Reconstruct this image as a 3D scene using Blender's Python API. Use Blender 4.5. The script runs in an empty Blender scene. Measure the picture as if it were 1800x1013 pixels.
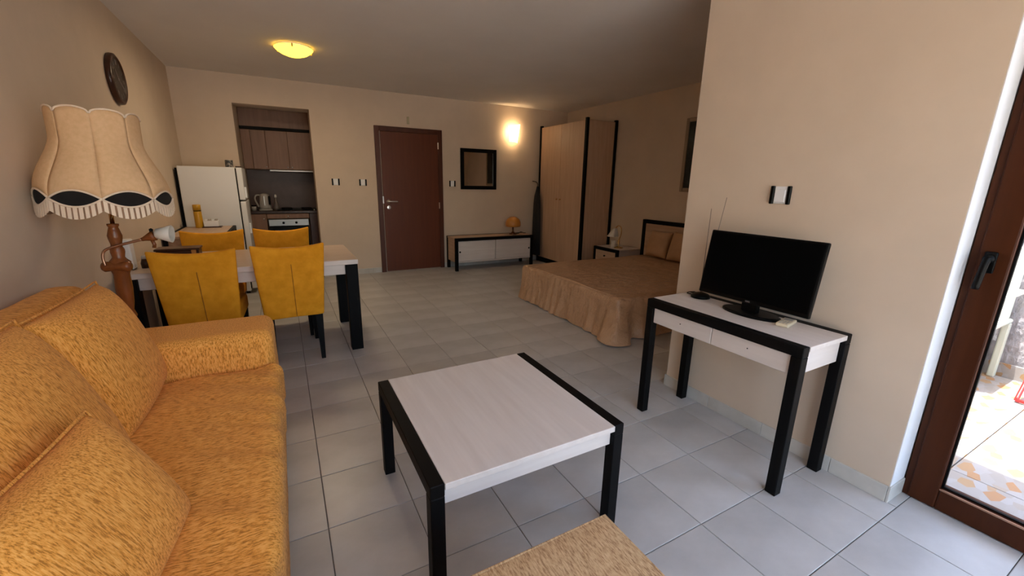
import bpy, bmesh, math, random
from mathutils import Vector, Matrix
random.seed(7)
SC = bpy.context.scene
COL = SC.collection
PI = math.pi

# ------------------------------------------------------------------ camera
def set_camera():
    yaw, pit, rol = math.radians(28.787), math.radians(14.217), math.radians(1.048)
    fw = Vector((math.sin(yaw)*math.cos(pit), math.cos(yaw)*math.cos(pit), -math.sin(pit)))
    rt = Vector((math.cos(yaw), -math.sin(yaw), 0)); up = rt.cross(fw)
    c, s = math.cos(rol), math.sin(rol)
    r2 = rt*c + up*s; u2 = up*c - rt*s
    cd = bpy.data.cameras.new('camera'); cam = bpy.data.objects.new('camera', cd); COL.objects.link(cam)
    cd.sensor_width = 36; cd.lens = 729.12/1800*36; cd.clip_start = .02; cd.clip_end = 200
    m = Matrix((r2, u2, -fw)).transposed().to_4x4(); m.translation = Vector((-0.031, -1.502, 1.317))
    cam.matrix_world = m; SC.camera = cam
set_camera()

# ------------------------------------------------------------------ sky, sun, exposure
def set_light():
    w = bpy.data.worlds.new('sky'); SC.world = w; w.use_nodes = True
    nt = w.node_tree; bg = nt.nodes['Background']
    sky = nt.nodes.new('ShaderNodeTexSky'); sky.sky_type = 'NISHITA'; sky.sun_disc = False
    sky.sun_elevation = math.radians(75); sky.sun_rotation = math.radians(-59); sky.air_density = 1.3; sky.dust_density = 4.0
    nt.links.new(sky.outputs[0], bg.inputs[0]); bg.inputs[1].default_value = .62
    sd = bpy.data.lights.new('sun', 'SUN'); sd.energy = 9; sd.angle = math.radians(.6); sd.color = (1, .95, .88)
    so = bpy.data.objects.new('sun', sd); COL.objects.link(so); so.location = (-1.6, 1, 9)
    so.rotation_euler = Vector((.165, -.10, -1)).to_track_quat('-Z', 'Y').to_euler()
    for n, loc, d, sx, sy in (('sky_portal_window', (.63, -2.86, 1.14), (0, 1, 0), 2.9, 2.2), ('sky_portal_door', (2.43, -1.46, 1.1), (-1, 0, 0), .95, 2.1)):
        ld = bpy.data.lights.new(n, 'AREA'); ld.shape = 'RECTANGLE'; ld.size = sx; ld.size_y = sy; ld.cycles.is_portal = True
        lo = bpy.data.objects.new(n, ld); COL.objects.link(lo); lo.location = loc
        lo.rotation_euler = Vector(d).to_track_quat('-Z', 'Z').to_euler()
    vs = SC.view_settings; vs.view_transform = 'Standard'; vs.look = 'None'; vs.gamma = 1; vs.use_curve_mapping = False
    vs.exposure = 1.22
    SC.cycles.use_denoising = True
    SC.cycles.max_bounces = 12; SC.cycles.diffuse_bounces = 7; SC.cycles.sample_clamp_indirect = 6
set_light()

# ------------------------------------------------------------------ materials
def newmat(name):
    m = bpy.data.materials.new(name); m.use_nodes = True
    return m, m.node_tree, m.node_tree.nodes['Principled BSDF']
def N(nt, t, **kw):
    n = nt.nodes.new(t)
    for k, v in kw.items():
        if k in n.inputs: n.inputs[k].default_value = v
        else: setattr(n, k, v)
    return n
def coords(nt, scale=(1, 1, 1), kind='Object'):
    tc = N(nt, 'ShaderNodeTexCoord'); mp = N(nt, 'ShaderNodeMapping'); mp.inputs['Scale'].default_value = scale
    nt.links.new(tc.outputs[kind], mp.inputs['Vector']); return mp.outputs['Vector']
def ramp(nt, fac, stops):
    r = N(nt, 'ShaderNodeValToRGB'); e = r.color_ramp.elements
    while len(e) < len(stops): e.new(.5)
    for i, (p, c) in enumerate(stops): e[i].position = p; e[i].color = (*c, 1)
    nt.links.new(fac, r.inputs['Fac']); return r.outputs['Color']
def plain(name, col, rough=.5, metal=0, spec=.5):
    m, nt, b = newmat(name); b.inputs['Base Color'].default_value = (*col, 1); b.inputs['Roughness'].default_value = rough
    b.inputs['Metallic'].default_value = metal; b.inputs['Specular IOR Level'].default_value = spec; return m
def noisy(name, c1, c2, scale=(5, 5, 5), detail=4, rough=.6, bump=0, bscale=None, lo=.35, hi=.65, spec=.4, rnd=0, bdist=.01):
    m, nt, b = newmat(name); v = coords(nt, scale)
    n = N(nt, 'ShaderNodeTexNoise', Scale=1.0, Detail=detail, Roughness=.6); nt.links.new(v, n.inputs['Vector'])
    col = ramp(nt, n.outputs['Fac'], [(lo, c1), (hi, c2)])
    if rnd:
        oi = N(nt, 'ShaderNodeObjectInfo'); mr = N(nt, 'ShaderNodeMapRange'); mr.inputs['To Min'].default_value = 1-rnd; mr.inputs['To Max'].default_value = 1+rnd
        nt.links.new(oi.outputs['Random'], mr.inputs['Value'])
        mx = N(nt, 'ShaderNodeMix', data_type='RGBA', blend_type='MULTIPLY'); mx.inputs[0].default_value = 1
        nt.links.new(col, mx.inputs[6]); nt.links.new(mr.outputs[0], mx.inputs[7]); col = mx.outputs[2]
    nt.links.new(col, b.inputs['Base Color']); b.inputs['Roughness'].default_value = rough; b.inputs['Specular IOR Level'].default_value = spec
    if bump:
        n2 = N(nt, 'ShaderNodeTexNoise', Scale=1.0, Detail=3.0); nt.links.new(coords(nt, bscale or scale), n2.inputs['Vector'])
        bp = N(nt, 'ShaderNodeBump', Strength=bump, Distance=bdist); nt.links.new(n2.outputs['Fac'], bp.inputs['Height']); nt.links.new(bp.outputs[0], b.inputs['Normal'])
    return m
def emit(name, col, strength, base=(.8, .8, .8)):
    m, nt, b = newmat(name); b.inputs['Base Color'].default_value = (*base, 1)
    b.inputs['Emission Color'].default_value = (*col, 1); b.inputs['Emission Strength'].default_value = strength; return m
def thin_glass(name, tint=(1, 1, 1)):
    m = bpy.data.materials.new(name); m.use_nodes = True; nt = m.node_tree; nt.nodes.clear()
    o = N(nt, 'ShaderNodeOutputMaterial'); t = N(nt, 'ShaderNodeBsdfTransparent'); t.inputs[0].default_value = (*tint, 1)
    g = N(nt, 'ShaderNodeBsdfGlossy'); g.inputs['Roughness'].default_value = .01
    lw = N(nt, 'ShaderNodeLayerWeight', Blend=.5); pw = N(nt, 'ShaderNodeMath', operation='POWER'); pw.inputs[1].default_value = 5
    ma = N(nt, 'ShaderNodeMath', operation='MULTIPLY_ADD'); ma.inputs[1].default_value = .9; ma.inputs[2].default_value = .04; mx = N(nt, 'ShaderNodeMixShader')
    nt.links.new(lw.outputs['Facing'], pw.inputs[0]); nt.links.new(pw.outputs[0], ma.inputs[0])
    nt.links.new(ma.outputs[0], mx.inputs[0]); nt.links.new(t.outputs[0], mx.inputs[1]); nt.links.new(g.outputs[0], mx.inputs[2]); nt.links.new(mx.outputs[0], o.inputs[0]); return m

WALL = noisy('wall_paint', (.605, .49, .38), (.64, .52, .405), (3, 3, 3), rough=.85, bump=.08, bscale=(160, 160, 160), spec=.2, bdist=.002)
REVEAL = plain('white_reveal_paint', (.70, .70, .72), .7)
CEIL = noisy('ceiling_paint', (.70, .66, .62), (.73, .69, .65), (2, 2, 2), rough=.9, spec=.2)
TILE = noisy('floor_tile', (.385, .37, .355), (.53, .515, .50), (2.2, 3.1, 2), detail=7, rough=.33, lo=.3, hi=.7, spec=.45, rnd=.05)
GROUT = plain('grout', (.10, .09, .08), .9)
SKIRT = noisy('skirting_tile', (.46, .44, .40), (.58, .56, .52), (4, 4, 4), rough=.35, rnd=.05)
PALE = noisy('bleached_oak', (.62, .55, .51), (.69, .625, .585), (30, 2.2, 30), detail=5, rough=.45, lo=.3, hi=.7)
PALEX = noisy('bleached_oak_x', (.62, .55, .51), (.69, .625, .585), (2.2, 30, 30), detail=5, rough=.45, lo=.3, hi=.7)
TANY = noisy('tan_oak_y', (.44, .29, .19), (.55, .38, .26), (30, 2.2, 30), detail=5, rough=.42, lo=.3, hi=.7)
TANX = noisy('tan_oak_x', (.44, .29, .19), (.55, .38, .26), (2.2, 30, 30), detail=5, rough=.42, lo=.3, hi=.7)
TANZ = noisy('tan_oak_upright', (.50, .32, .205), (.60, .40, .27), (34, 34, 2), detail=5, rough=.42, lo=.3, hi=.7)
KIT = noisy('kitchen_wood', (.20, .10, .055), (.26, .135, .077), (34, 34, 2), detail=5, rough=.45, lo=.3, hi=.7)
KITB = noisy('kitchen_backsplash', (.085, .045, .033), (.11, .06, .045), (8, 8, 8), rough=.4)
BLACK = plain('black_frame', (.003, .0026, .0026), .55, 0, .12)
GLOSSB = plain('black_plastic', (.0025, .0025, .0025), .35, 0, .12)
DOORW = noisy('mahogany_door', (.095, .021, .006), (.12, .028, .008), (26, 26, 1.5), detail=5, rough=.38, lo=.3, hi=.7)
DOORF = noisy('mahogany_frame', (.06, .0145, .005), (.08, .02, .007), (26, 26, 1.5), detail=5, rough=.4)
BALC = noisy('balcony_door_wood', (.042, .0105, .0032), (.060, .016, .005), (22, 22, 1.3), detail=5, rough=.4, lo=.3, hi=.7, spec=.15)
CHROME = plain('brushed_metal', (.75, .73, .70), .28, 1)
STEEL = plain('oven_steel', (.42, .41, .39), .42, 1)
BRASS = plain('brass', (.65, .42, .18), .25, 1)
WHITE = plain('white_enamel', (.72, .71, .70), .35)
WHITEP = plain('white_plastic', (.78, .78, .78), .4)
MIRROR = plain('mirror_silver', (.88, .88, .88), .02, 1)
GLASS = thin_glass('clear_glass')
YELLOW = noisy('yellow_velour', (.66, .265, .010), (.78, .335, .018), (14, 14, 14), rough=.85, bump=.12, bscale=(180, 180, 180), spec=.2, bdist=.002)
def fabric(name, s, c1=(.42, .16, .022), c2=(.76, .325, .055), c3=(.88, .45, .12)):
    m, nt, b = newmat(name); v = coords(nt, s)
    n = N(nt, 'ShaderNodeTexNoise', Scale=1.0, Detail=3.0, Roughness=.7); nt.links.new(v, n.inputs['Vector'])
    c = ramp(nt, n.outputs['Fac'], [(.38, c1), (.48, c2), (.64, c3)]); nt.links.new(c, b.inputs['Base Color'])
    b.inputs['Roughness'].default_value = .85; b.inputs['Specular IOR Level'].default_value = .2
    b.inputs['Sheen Weight'].default_value = .06; b.inputs['Sheen Roughness'].default_value = .5
    bp = N(nt, 'ShaderNodeBump', Strength=.35, Distance=.004); nt.links.new(n.outputs['Fac'], bp.inputs['Height']); nt.links.new(bp.outputs[0], b.inputs['Normal'])
    return m
SOFA = fabric('sofa_chenille', (45, 260, 130))
SOFAV = fabric('sofa_chenille_upright', (230, 230, 55))
CUSH = fabric('cushion_chenille', (300, 38, 300))
POUF = fabric('pouf_chenille', (260, 50, 120), (.34, .20, .10), (.52, .34, .18), (.64, .45, .26))
SPREAD = noisy('bedspread_satin', (.45, .27, .155), (.53, .33, .20), (5, 5, 5), rough=.36, bump=.9, bscale=(10, 16, 12), spec=.5, bdist=.03)
PILLOW = noisy('pillow_satin', (.40, .23, .12), (.47, .28, .15), (6, 6, 6), rough=.45, bump=.3, bscale=(9, 9, 9), bdist=.02)
SHADE = noisy('lamp_shade_fabric', (.68, .45, .25), (.74, .50, .29), (60, 60, 60), rough=.8, spec=.2)
SHADEB = noisy('lamp_shade_pleat', (.50, .315, .165), (.56, .36, .195), (60, 60, 60), rough=.8, spec=.2)
CREAM = plain('cream_fringe', (.80, .66, .52), .8)
FRDARK = plain('fringe_gap', (.30, .18, .11), .9)
LWOOD = noisy('turned_walnut', (.16, .045, .012), (.24, .075, .02), (20, 20, 5), rough=.25)
COPPER = plain('copper_arm', (.50, .30, .20), .3, 1)
DARKBOX = noisy('dark_wood_box', (.035, .013, .007), (.06, .02, .01), (30, 30, 30), rough=.3)
AMBER = plain('amber_plastic', (.52, .21, .035), .3)
TUBE_FROST = plain('frosted_glass', (.70, .66, .60), .35)

# ------------------------------------------------------------------ builders
def tag(o, label=None, cat=None, group=None, kind=None):
    for k, v in (('label', label), ('category', cat), ('group', group), ('kind', kind)):
        if v: o[k] = v
    return o
def thing(name, loc, label, cat, group=None, kind=None, rz=0):
    o = bpy.data.objects.new(name, None); o.empty_display_size = .05; COL.objects.link(o)
    o.location = loc; o.rotation_euler = (0, 0, rz); return tag(o, label, cat, group, kind)
def origin_of(p):
    v = Vector((0, 0, 0))
    while p: v += p.location; p = p.parent
    return v
def link(name, me, mat, parent=None, smooth=False):
    for m in (mat if isinstance(mat, (list, tuple)) else [mat]): me.materials.append(m)
    if smooth:
        for f in me.polygons: f.use_smooth = True
    o = bpy.data.objects.new(name, me); COL.objects.link(o); o.parent = parent; return o
class MB:
    """collects shapes in world coordinates, becomes one mesh"""
    def __init__(s): s.bm = bmesh.new()
    def box(s, x0, x1, y0, y1, z0, z1, bev=0, seg=1):
        b = bmesh.new(); bmesh.ops.create_cube(b, size=1)
        for v in b.verts: v.co = Vector(((x0+x1)/2+v.co.x*(x1-x0), (y0+y1)/2+v.co.y*(y1-y0), (z0+z1)/2+v.co.z*(z1-z0)))
        if bev: bmesh.ops.bevel(b, geom=b.edges[:], offset=bev, segments=seg, affect='EDGES', profile=.5)
        return s.add(b)
    def add(s, b, M=None):
        if M: bmesh.ops.transform(b, matrix=M, verts=b.verts)
        me = bpy.data.meshes.new('t'); b.to_mesh(me); s.bm.from_mesh(me); bpy.data.meshes.remove(me); b.free(); return s
    def geo(s, verts, faces, M=None):
        b = bmesh.new(); vs = [b.verts.new(v) for v in verts]
        for f in faces:
            try: b.faces.new([vs[i] for i in f])
            except ValueError: pass
        return s.add(b, M)
    def lathe(s, prof, c, n=24, axis=None, M=None):
        V, F = [], []; k = len(prof)
        for i in range(n):
            a = 2*PI*i/n
            for r, z in prof: V.append((r*math.cos(a), r*math.sin(a), z))
        for i in range(n):
            j = (i+1) % n
            for t in range(k-1): F.append((i*k+t, j*k+t, j*k+t+1, i*k+t+1))
        if prof[0][0] > 1e-6: F.append([i*k for i in range(n)][::-1])
        if prof[-1][0] > 1e-6: F.append([i*k+k-1 for i in range(n)])
        mt = Matrix.Translation(c)
        if axis is not None: mt = mt @ Vector(axis).to_track_quat('Z', 'Y').to_matrix().to_4x4()
        b = bmesh.new(); vs = [b.verts.new(v) for v in V]
        for f in F: b.faces.new([vs[i] for i in f])
        bmesh.ops.remove_doubles(b, verts=b.verts, dist=1e-5)
        return s.add(b, mt)
    def tube(s, pts, r, n=8):
        pts = [Vector(p) for p in pts]; rs = r if isinstance(r, (list, tuple)) else [r]*len(pts)
        V, F = [], []; up = Vector((0, 0, 1)); d0 = (pts[1]-pts[0]).normalized()
        if abs(d0.dot(up)) > .9: up = Vector((1, 0, 0))
        for i, p in enumerate(pts):
            d = (pts[min(i+1, len(pts)-1)]-pts[max(i-1, 0)]).normalized()
            a = d.cross(up).normalized(); up = a.cross(d).normalized()
            for j in range(n):
                t = 2*PI*j/n; V.append(p+(a*math.cos(t)+up*math.sin(t))*rs[i])
        for i in range(len(pts)-1):
            for j in range(n): F.append((i*n+j, i*n+(j+1) % n, (i+1)*n+(j+1) % n, (i+1)*n+j))
        F.append(list(range(n))[::-1]); F.append([(len(pts)-1)*n+j for j in range(n)])
        return s.geo(V, F)
    def build(s, name, mat, parent=None, smooth=False, shift=True):
        if parent and shift:
            o = origin_of(parent)
            for v in s.bm.verts: v.co -= o
        bmesh.ops.recalc_face_normals(s.bm, faces=s.bm.faces)
        me = bpy.data.meshes.new(name); s.bm.to_mesh(me); s.bm.free(); return link(name, me, mat, parent, smooth)
def box(name, x0, x1, y0, y1, z0, z1, mat, parent=None, bev=.003, seg=1):
    return MB().box(x0, x1, y0, y1, z0, z1, bev, seg).build(name, mat, parent)
def autosmooth(o, ang=40):
    me = o.data; bm = bmesh.new(); bm.from_mesh(me)
    for f in bm.faces: f.smooth = True
    for e in bm.edges: e.smooth = not (len(e.link_faces) == 2 and e.calc_face_angle(0) > math.radians(ang))
    bm.to_mesh(me); bm.free(); return o
def bezier(pts, n=10):
    out = []; P = [Vector(p) for p in pts]
    for i in range(len(P)-1):
        p0, p1, p2, p3 = P[max(i-1, 0)], P[i], P[i+1], P[min(i+2, len(P)-1)]
        for k in range(n):
            t = k/n; out.append(.5*((2*p1)+(p2-p0)*t+(2*p0-5*p1+4*p2-p3)*t*t+(-p0+3*p1-3*p2+p3)*t**3))
    out.append(P[-1]); return out
def copy_tree(o, parent=None):
    c = o.copy(); COL.objects.link(c); c.parent = parent
    for ch in list(o.children):
        copy_tree(ch, c)
    return c

# ------------------------------------------------------------------ room
XL, XT, XR, D, H, YS = -.995, 2.148, 4.398, 4.70, 2.492, -2.80
YE, YN = -.95, .259          # TV wall from its balcony corner to its alcove corner
KX0, KX1, KZ = -.43, .39, 2.175
def struct(o, label, cat): return tag(o, label, cat, kind='structure')

def ell(name, z0, z1, mat):
    P = [(XL-.1, YS-.2), (2.42, YS-.2), (2.42, .0), (XR+.15, .0), (XR+.15, 5.9), (XL-.1, 5.9)]; n = len(P)
    V = [(x, y, z0) for x, y in P]+[(x, y, z1) for x, y in P]
    return MB().geo(V, [tuple(range(n)), tuple(range(n, 2*n))]+[(i, (i+1) % n, n+(i+1) % n, n+i) for i in range(n)]).build(name, mat)
f = ell('floor', -.12, -.004, GROUT)
struct(f, 'pale grey ceramic tile floor of the studio room', 'floor')
T = .33
tile_cache = {}
def tile_mesh(w, d):
    k = (round(w, 3), round(d, 3))
    if k not in tile_cache:
        g, c, h = .0016, .002, .004
        x, y = w/2-g, d/2-g
        V = [(-x, -y, -.02), (x, -y, -.02), (x, y, -.02), (-x, y, -.02), (-x, -y, -.001), (x, -y, -.001), (x, y, -.001), (-x, y, -.001),
             (-x+c, -y+c, 0), (x-c, -y+c, 0), (x-c, y-c, 0), (-x+c, y-c, 0)]
        F = [(0, 1, 5, 4), (1, 2, 6, 5), (2, 3, 7, 6), (3, 0, 4, 7), (4, 5, 9, 8), (5, 6, 10, 9), (6, 7, 11, 10), (7, 4, 8, 11), (8, 9, 10, 11)]
        me = bpy.data.meshes.new('tile'); me.from_pydata(V, [], F); me.materials.append(TILE); tile_cache[k] = me
    return tile_cache[k]
rest = MB()
def lay(x0, x1, y0, y1):
    if x1-x0 < .02 or y1-y0 < .02: return
    if y1 < -1.6:
        rest.box(x0+.002, x1-.002, y0+.002, y1-.002, -.02, 0); return
    o = bpy.data.objects.new('tile', tile_mesh(x1-x0, y1-y0)); COL.objects.link(o); o.parent = f
    o.location = ((x0+x1)/2, (y0+y1)/2, 0)
for i in range(-4, 14):
    for j in range(-9, 15):
        x0, x1, y0, y1 = i*T, i*T+T, j*T, j*T+T
        x0, y0, x1, y1 = max(x0, XL), max(y0, YS), min(x1, XR), min(y1, D)
        if x1 <= x0 or y1 <= y0: continue
        if x1 <= XT: lay(x0, x1, y0, y1)
        elif x0 >= XT:
            if y1 > YN: lay(x0, x1, max(y0, YN), y1)
        elif y0 > YN: lay(x0, x1, y0, y1)
        elif y1 < YE and y0 > -2: lay(x0, x1, y0, y1)
        else:
            lay(x0, XT, y0, y1)
            if y1 > YN: lay(XT, x1, YN, y1)
            if y0 < YE < y1: lay(XT, x1, y0, YE)
tag(rest.build('tile_field', TILE, f), kind='stuff')

struct(ell('ceiling', H, H+.12, CEIL), 'plain matt ceiling over the whole studio', 'ceiling')
struct(box('wall_left', XL-.15, XL, YS-.1, 5.9, -.1, H, WALL, bev=0), 'cream wall on the left behind the sofa and fridge', 'wall')
wb = MB(); wb.box(XL, KX0, D, D+.25, -.1, H); wb.box(KX1, XR, D, D+.25, -.1, H); wb.box(KX0, KX1, D, D+.25, KZ, H)
bmesh.ops.remove_doubles(wb.bm, verts=wb.bm.verts, dist=1e-4)
struct(wb.build('wall_back', WALL), 'cream back wall with the kitchen opening and brown door', 'wall')
struct(box('wall_alcove_right', XR, XR+.15, YN, 5.0, -.1, H, WALL, bev=0), 'cream wall behind the bed headboard and wardrobe', 'wall')
wr = MB(); wr.box(XT, 2.42, YE, YN, -.1, H); wr.box(2.42, XR+.15, 0, YN, -.1, H)
wr.box(XT, 2.42, YS-.1, -1.97, -.1, H); wr.box(XT, 2.42, -1.97, YE, 2.2, H)
bmesh.ops.remove_doubles(wr.bm, verts=wr.bm.verts, dist=1e-4)
wro = struct(wr.build('wall_right', WALL), 'cream wall behind the television desk beside the balcony door', 'wall')
box('reveal', XT+.002, 2.285, YE-.004, YE, .075, 2.2, REVEAL, wro, bev=.001)
ws = MB(); ws.box(XL, -.85, YS-.2, YS, -.1, H); ws.box(2.11, XT, YS-.2, YS, -.1, H); ws.box(-.85, 2.11, YS-.2, YS, 2.3, H)
struct(ws.build('wall_front', WALL), 'cream wall with a wide window behind the viewer', 'wall')
# window behind the viewer
w1 = thing('window_1', (.75, YS-.1, 0), 'wide brown framed window in the wall behind the viewer', 'window', kind='structure')
for a in ((-.85, -.78), (.595, .665), (2.04, 2.11)): box('window_frame', a[0], a[1], YS-.14, YS-.08, 0, 2.3, BALC, w1)
for z in ((0, .07), (2.23, 2.3)): box('window_frame', -.78, 2.04, YS-.14, YS-.08, z[0], z[1], BALC, w1)
for a in ((-.78, .595), (.665, 2.04)): box('pane', a[0], a[1], YS-.115, YS-.109, .07, 2.23, GLASS, w1, bev=0)

# skirting tiles
def skirting(name, pts, label):
    (x0, y0), (x1, y1), n = pts          # wall line and its inward normal
    L = math.hypot(x1-x0, y1-y0); d = ((x1-x0)/L, (y1-y0)/L); o = thing(name, (x0, y0, 0), label, 'baseboard', kind='structure')
    t = 0
    while t < L-.005:
        e = min(t+T, L); a = (x0+d[0]*(t+.001), y0+d[1]*(t+.001)); b = (x0+d[0]*(e-.001), y0+d[1]*(e-.001))
        xs = sorted((a[0], b[0], a[0]+n[0]*.010, b[0]+n[0]*.010)); ys = sorted((a[1], b[1], a[1]+n[1]*.010, b[1]+n[1]*.010))
        box('tile', xs[0], xs[-1], ys[0], ys[-1], 0, .075, SKIRT, o, bev=.0015); t = e
skirting('baseboard_right', ((XT, YN), (XT, YE), (-1, 0)), 'grey tile skirting along the foot of the television wall')
skirting('baseboard_reveal', ((XT-.01, YE), (2.285, YE), (0, -1)), 'short grey tile skirting turning into the balcony door reveal')
skirting('baseboard_back_left', ((KX1, D), (1.172, D), (0, -1)), 'grey tile skirting between kitchen opening and brown door')
skirting('baseboard_back_right', ((2.145, D), (XR, D), (0, -1)), 'grey tile skirting behind the low bench')
skirting('baseboard_left', ((XL, -2.7), (XL, D), (1, 0)), 'grey tile skirting along the foot of the left wall')
skirting('baseboard_alcove', ((XR, YN), (XR, D), (-1, 0)), 'grey tile skirting behind the bed and wardrobe')
skirting('baseboard_end', ((XT-.01, YN), (XR, YN), (0, 1)), 'grey tile skirting of the alcove wall beside the bed')

# entrance door
d1 = thing('door_1', (1.66, D, 0), 'dark reddish brown flush entrance door in the back wall', 'door', kind='structure')
box('door_frame', 1.174, 1.240, D-.022, D, 0, 2.047, DOORF, d1); box('door_frame', 2.076, 2.142, D-.022, D, 0, 2.047, DOORF, d1)
box('door_frame', 1.240, 2.076, D-.022, D, 1.981, 2.047, DOORF, d1)
lf = box('door_leaf', 1.252, 2.072, D-.030, D-.002, .012, 1.978, DOORW, d1, bev=.004)
MB().lathe([(.001, 0), (.026, 0), (.026, .007), (.012, .010), (.012, .04), (.001, .04)], (1.315, D-.030, 1.03), 16, (0, -1, 0)).tube(bezier([(1.315, D-.066, 1.03), (1.34, D-.072, 1.03), (1.44, D-.072, 1.028)], 6), .009).build('door_handle', CHROME, lf, True)
MB().lathe([(.001, 0), (.026, 0), (.026, .008), (.001, .010)], (1.318, D-.030, .945), 16, (0, -1, 0)).build('lock_rose', CHROME, lf)
box('strike_plate', 1.236, 1.254, D-.032, D-.02, 1.0, 1.10, CHROME, d1, bev=.001)
for z in (.92, 1.78): MB().lathe([(.001, 0), (.008, 0), (.008, .09), (.001, .09)], (2.074, D-.032, z), 10).build('hinge', CHROME, d1)
tag(box('alarm_sensor', 1.633, 1.668, D-.018, D, 2.095, 2.195, noisy('sensor_plastic', (.42, .36, .22), (.46, .40, .25), (9, 9, 9), rough=.5), bev=.006, seg=2),
    'small yellowed plastic sensor above the brown entrance door', 'sensor')

# balcony door
d2 = thing('door_2', (2.32, -1.46, 0), 'brown wooden balcony door with large glass pane', 'door', kind='structure')
for y0, y1 in ((-.985, -.956), (-1.965, -1.936)): box('door_frame', 2.285, 2.36, y0, y1, 0, 2.2, BALC, d2, bev=.004)
box('door_frame', 2.285, 2.36, -1.936, -.985, 2.165, 2.2, BALC, d2); box('threshold', 2.305, 2.38, -1.936, -.985, 0, .02, BALC, d2)
st = box('stile', 2.275, 2.34, -1.068, -.980, .004, 2.165, BALC, d2, bev=.006, seg=2); box('stile', 2.275, 2.34, -1.94, -1.852, .004, 2.165, BALC, d2, bev=.006, seg=2)
box('rail', 2.2755, 2.34, -1.852, -1.068, .004, .103, BALC, d2, bev=.006, seg=2); box('rail', 2.2755, 2.34, -1.852, -1.068, 2.07, 2.165, BALC, d2, bev=.006, seg=2)
box('pane', 2.305, 2.311, -1.86, -1.06, .095, 2.075, GLASS, d2, bev=0)
for a in ((-1.8516, -1.844), (-1.076, -1.0684)): box('gasket', 2.290, 2.304, a[0], a[1], .1035, 2.07, BLACK, d2, bev=.001)
for z in ((.1035, .111), (2.062, 2.0696)): box('gasket', 2.290, 2.304, -1.844, -1.076, z[0], z[1], BLACK, d2, bev=.001)
for a in ((-1.852, -1.068),): box('glazing_bead', 2.272, 2.278, a[0], a[1], .096, .104, COPPER, d2, bev=.001)
hm = MB().box(2.266, 2.276, -1.032, -.998, 1.02, 1.10, .004, 2); hm.lathe([(.001, 0), (.016, 0), (.015, .03), (.001, .034)], (2.27, -1.015, 1.075), 14, (-1, 0, 0))
hm.tube(bezier([(2.243, -1.015, 1.078), (2.236, -1.012, 1.05), (2.234, -1.006, .96)], 6), .0115, 10); hm.build('door_handle', GLOSSB, st, True)

# ------------------------------------------------------------------ terrace
PAL = None
def palladiana():
    m, nt, b = newmat('broken_stone_tile'); v = coords(nt, (13, 24, 13))
    vo = N(nt, 'ShaderNodeTexVoronoi', Scale=1.0); nt.links.new(v, vo.inputs['Vector'])
    sep = N(nt, 'ShaderNodeSeparateColor'); nt.links.new(vo.outputs['Color'], sep.inputs[0])
    c = ramp(nt, sep.outputs[0], [(0, (.26, .13, .055)), (.16, (.26, .17, .09)), (.24, (.22, .21, .20)), (1, (.26, .26, .27))])
    nt.links.new(c, b.inputs['Base Color']); b.inputs['Roughness'].default_value = .6; return m
PAL = palladiana()
PLAST = noisy('grey_roughcast', (.20, .20, .22), (.28, .28, .30), (12, 12, 12), rough=.95, bump=.9, bscale=(38, 38, 20), bdist=.02)
tf = struct(box('terrace_floor', 2.42, 4.9, -4.2, 0, -.16, -.034, GROUT, bev=0), 'sunlit terrace floor of speckled stone tiles outside the balcony door', 'floor')
tme = bpy.data.meshes.new('terrace_tile'); V = MB().box(-.163, .163, -.163, .163, -.02, .014, .002); V.bm.to_mesh(tme); V.bm.free(); tme.materials.append(PAL)
for i in range(7):
    for j in range(12):
        o = bpy.data.objects.new('tile', tme); COL.objects.link(o); o.parent = tf; o.location = (2.585+.33*i, -.165-.33*j, -.034)
tw = struct(box('wall_terrace', 4.56, 4.75, -4.2, 0, -.16, 2.0, PLAST, bev=0), 'rough grey plastered terrace wall seen through the balcony door', 'wall')
for j in range(12): box('tile', 4.548, 4.562, -.328-.33*j, -.002-.33*j, -.02, .085, PAL, tw, bev=.001)
struct(box('roof_slab', -1.2, 2.47, YS-.2, 5.9, 2.62, 2.80, CEIL, bev=0), 'roof slab over the studio', 'roof')
struct(box('ground', -30, 30, -40, -3.0, -.4, -.17, noisy('dry_ground', (.36, .33, .28), (.44, .40, .34), (1, 1, 1), rough=.9), bev=0), 'pale ground outside the window behind the viewer', 'ground')

# ------------------------------------------------------------------ kitchen niche
kw = MB(); kw.box(KX0-.25, KX0, D+.25, 5.8, -.1, H); kw.box(KX1+.07, KX1+.3, D+.25, 5.8, -.1, H); kw.box(KX0-.25, KX1+.3, 5.78, 5.9, -.1, H); kw.box(KX0, KX1+.07, D+.25, 5.78, 2.23, H)
struct(kw.build('wall_kitchen', WALL), 'walls of the narrow kitchen niche behind the opening', 'wall')
KN = .46
tag(box('backsplash', KX0+.001, KN-.001, 5.76, 5.779, .89, 1.44, KITB, bev=0), 'dark brown panel between kitchen counter and wall cabinets', 'panel')
def knob(p, parent, r=.009, ax=(0, -1, 0), mat=CHROME, name='knob'):
    return MB().lathe([(.001, 0), (r*.5, 0), (r*.5, r*.8), (r, r*1.2), (r*.9, r*1.9), (.001, r*2.1)], p, 12, ax).build(name, mat, parent, True)
c = thing('wall_cabinet', (0, 5.6, 1.42), 'brown wall cabinet with three doors above the kitchen counter', 'cabinet')
box('carcass', KX0+.002, KN-.002, 5.42, 5.775, 1.44, 1.99, KIT, c)
for i, (a, b, kx) in enumerate(((KX0+.004, -.315, None), (-.312, -.141, -.16), (-.138, .124, .10), (.127, KN-.004, .155))):
    dd = box('door' if kx is not None else 'filler', a, b, 5.40, 5.419, 1.442, 1.955, KIT, c, bev=.003)
    if kx is not None: knob((kx, 5.40, 1.475), dd, .008)
box('cornice', KX0+.002, KN-.002, 5.385, 5.425, 1.957, 1.995, BLACK, c)
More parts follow.
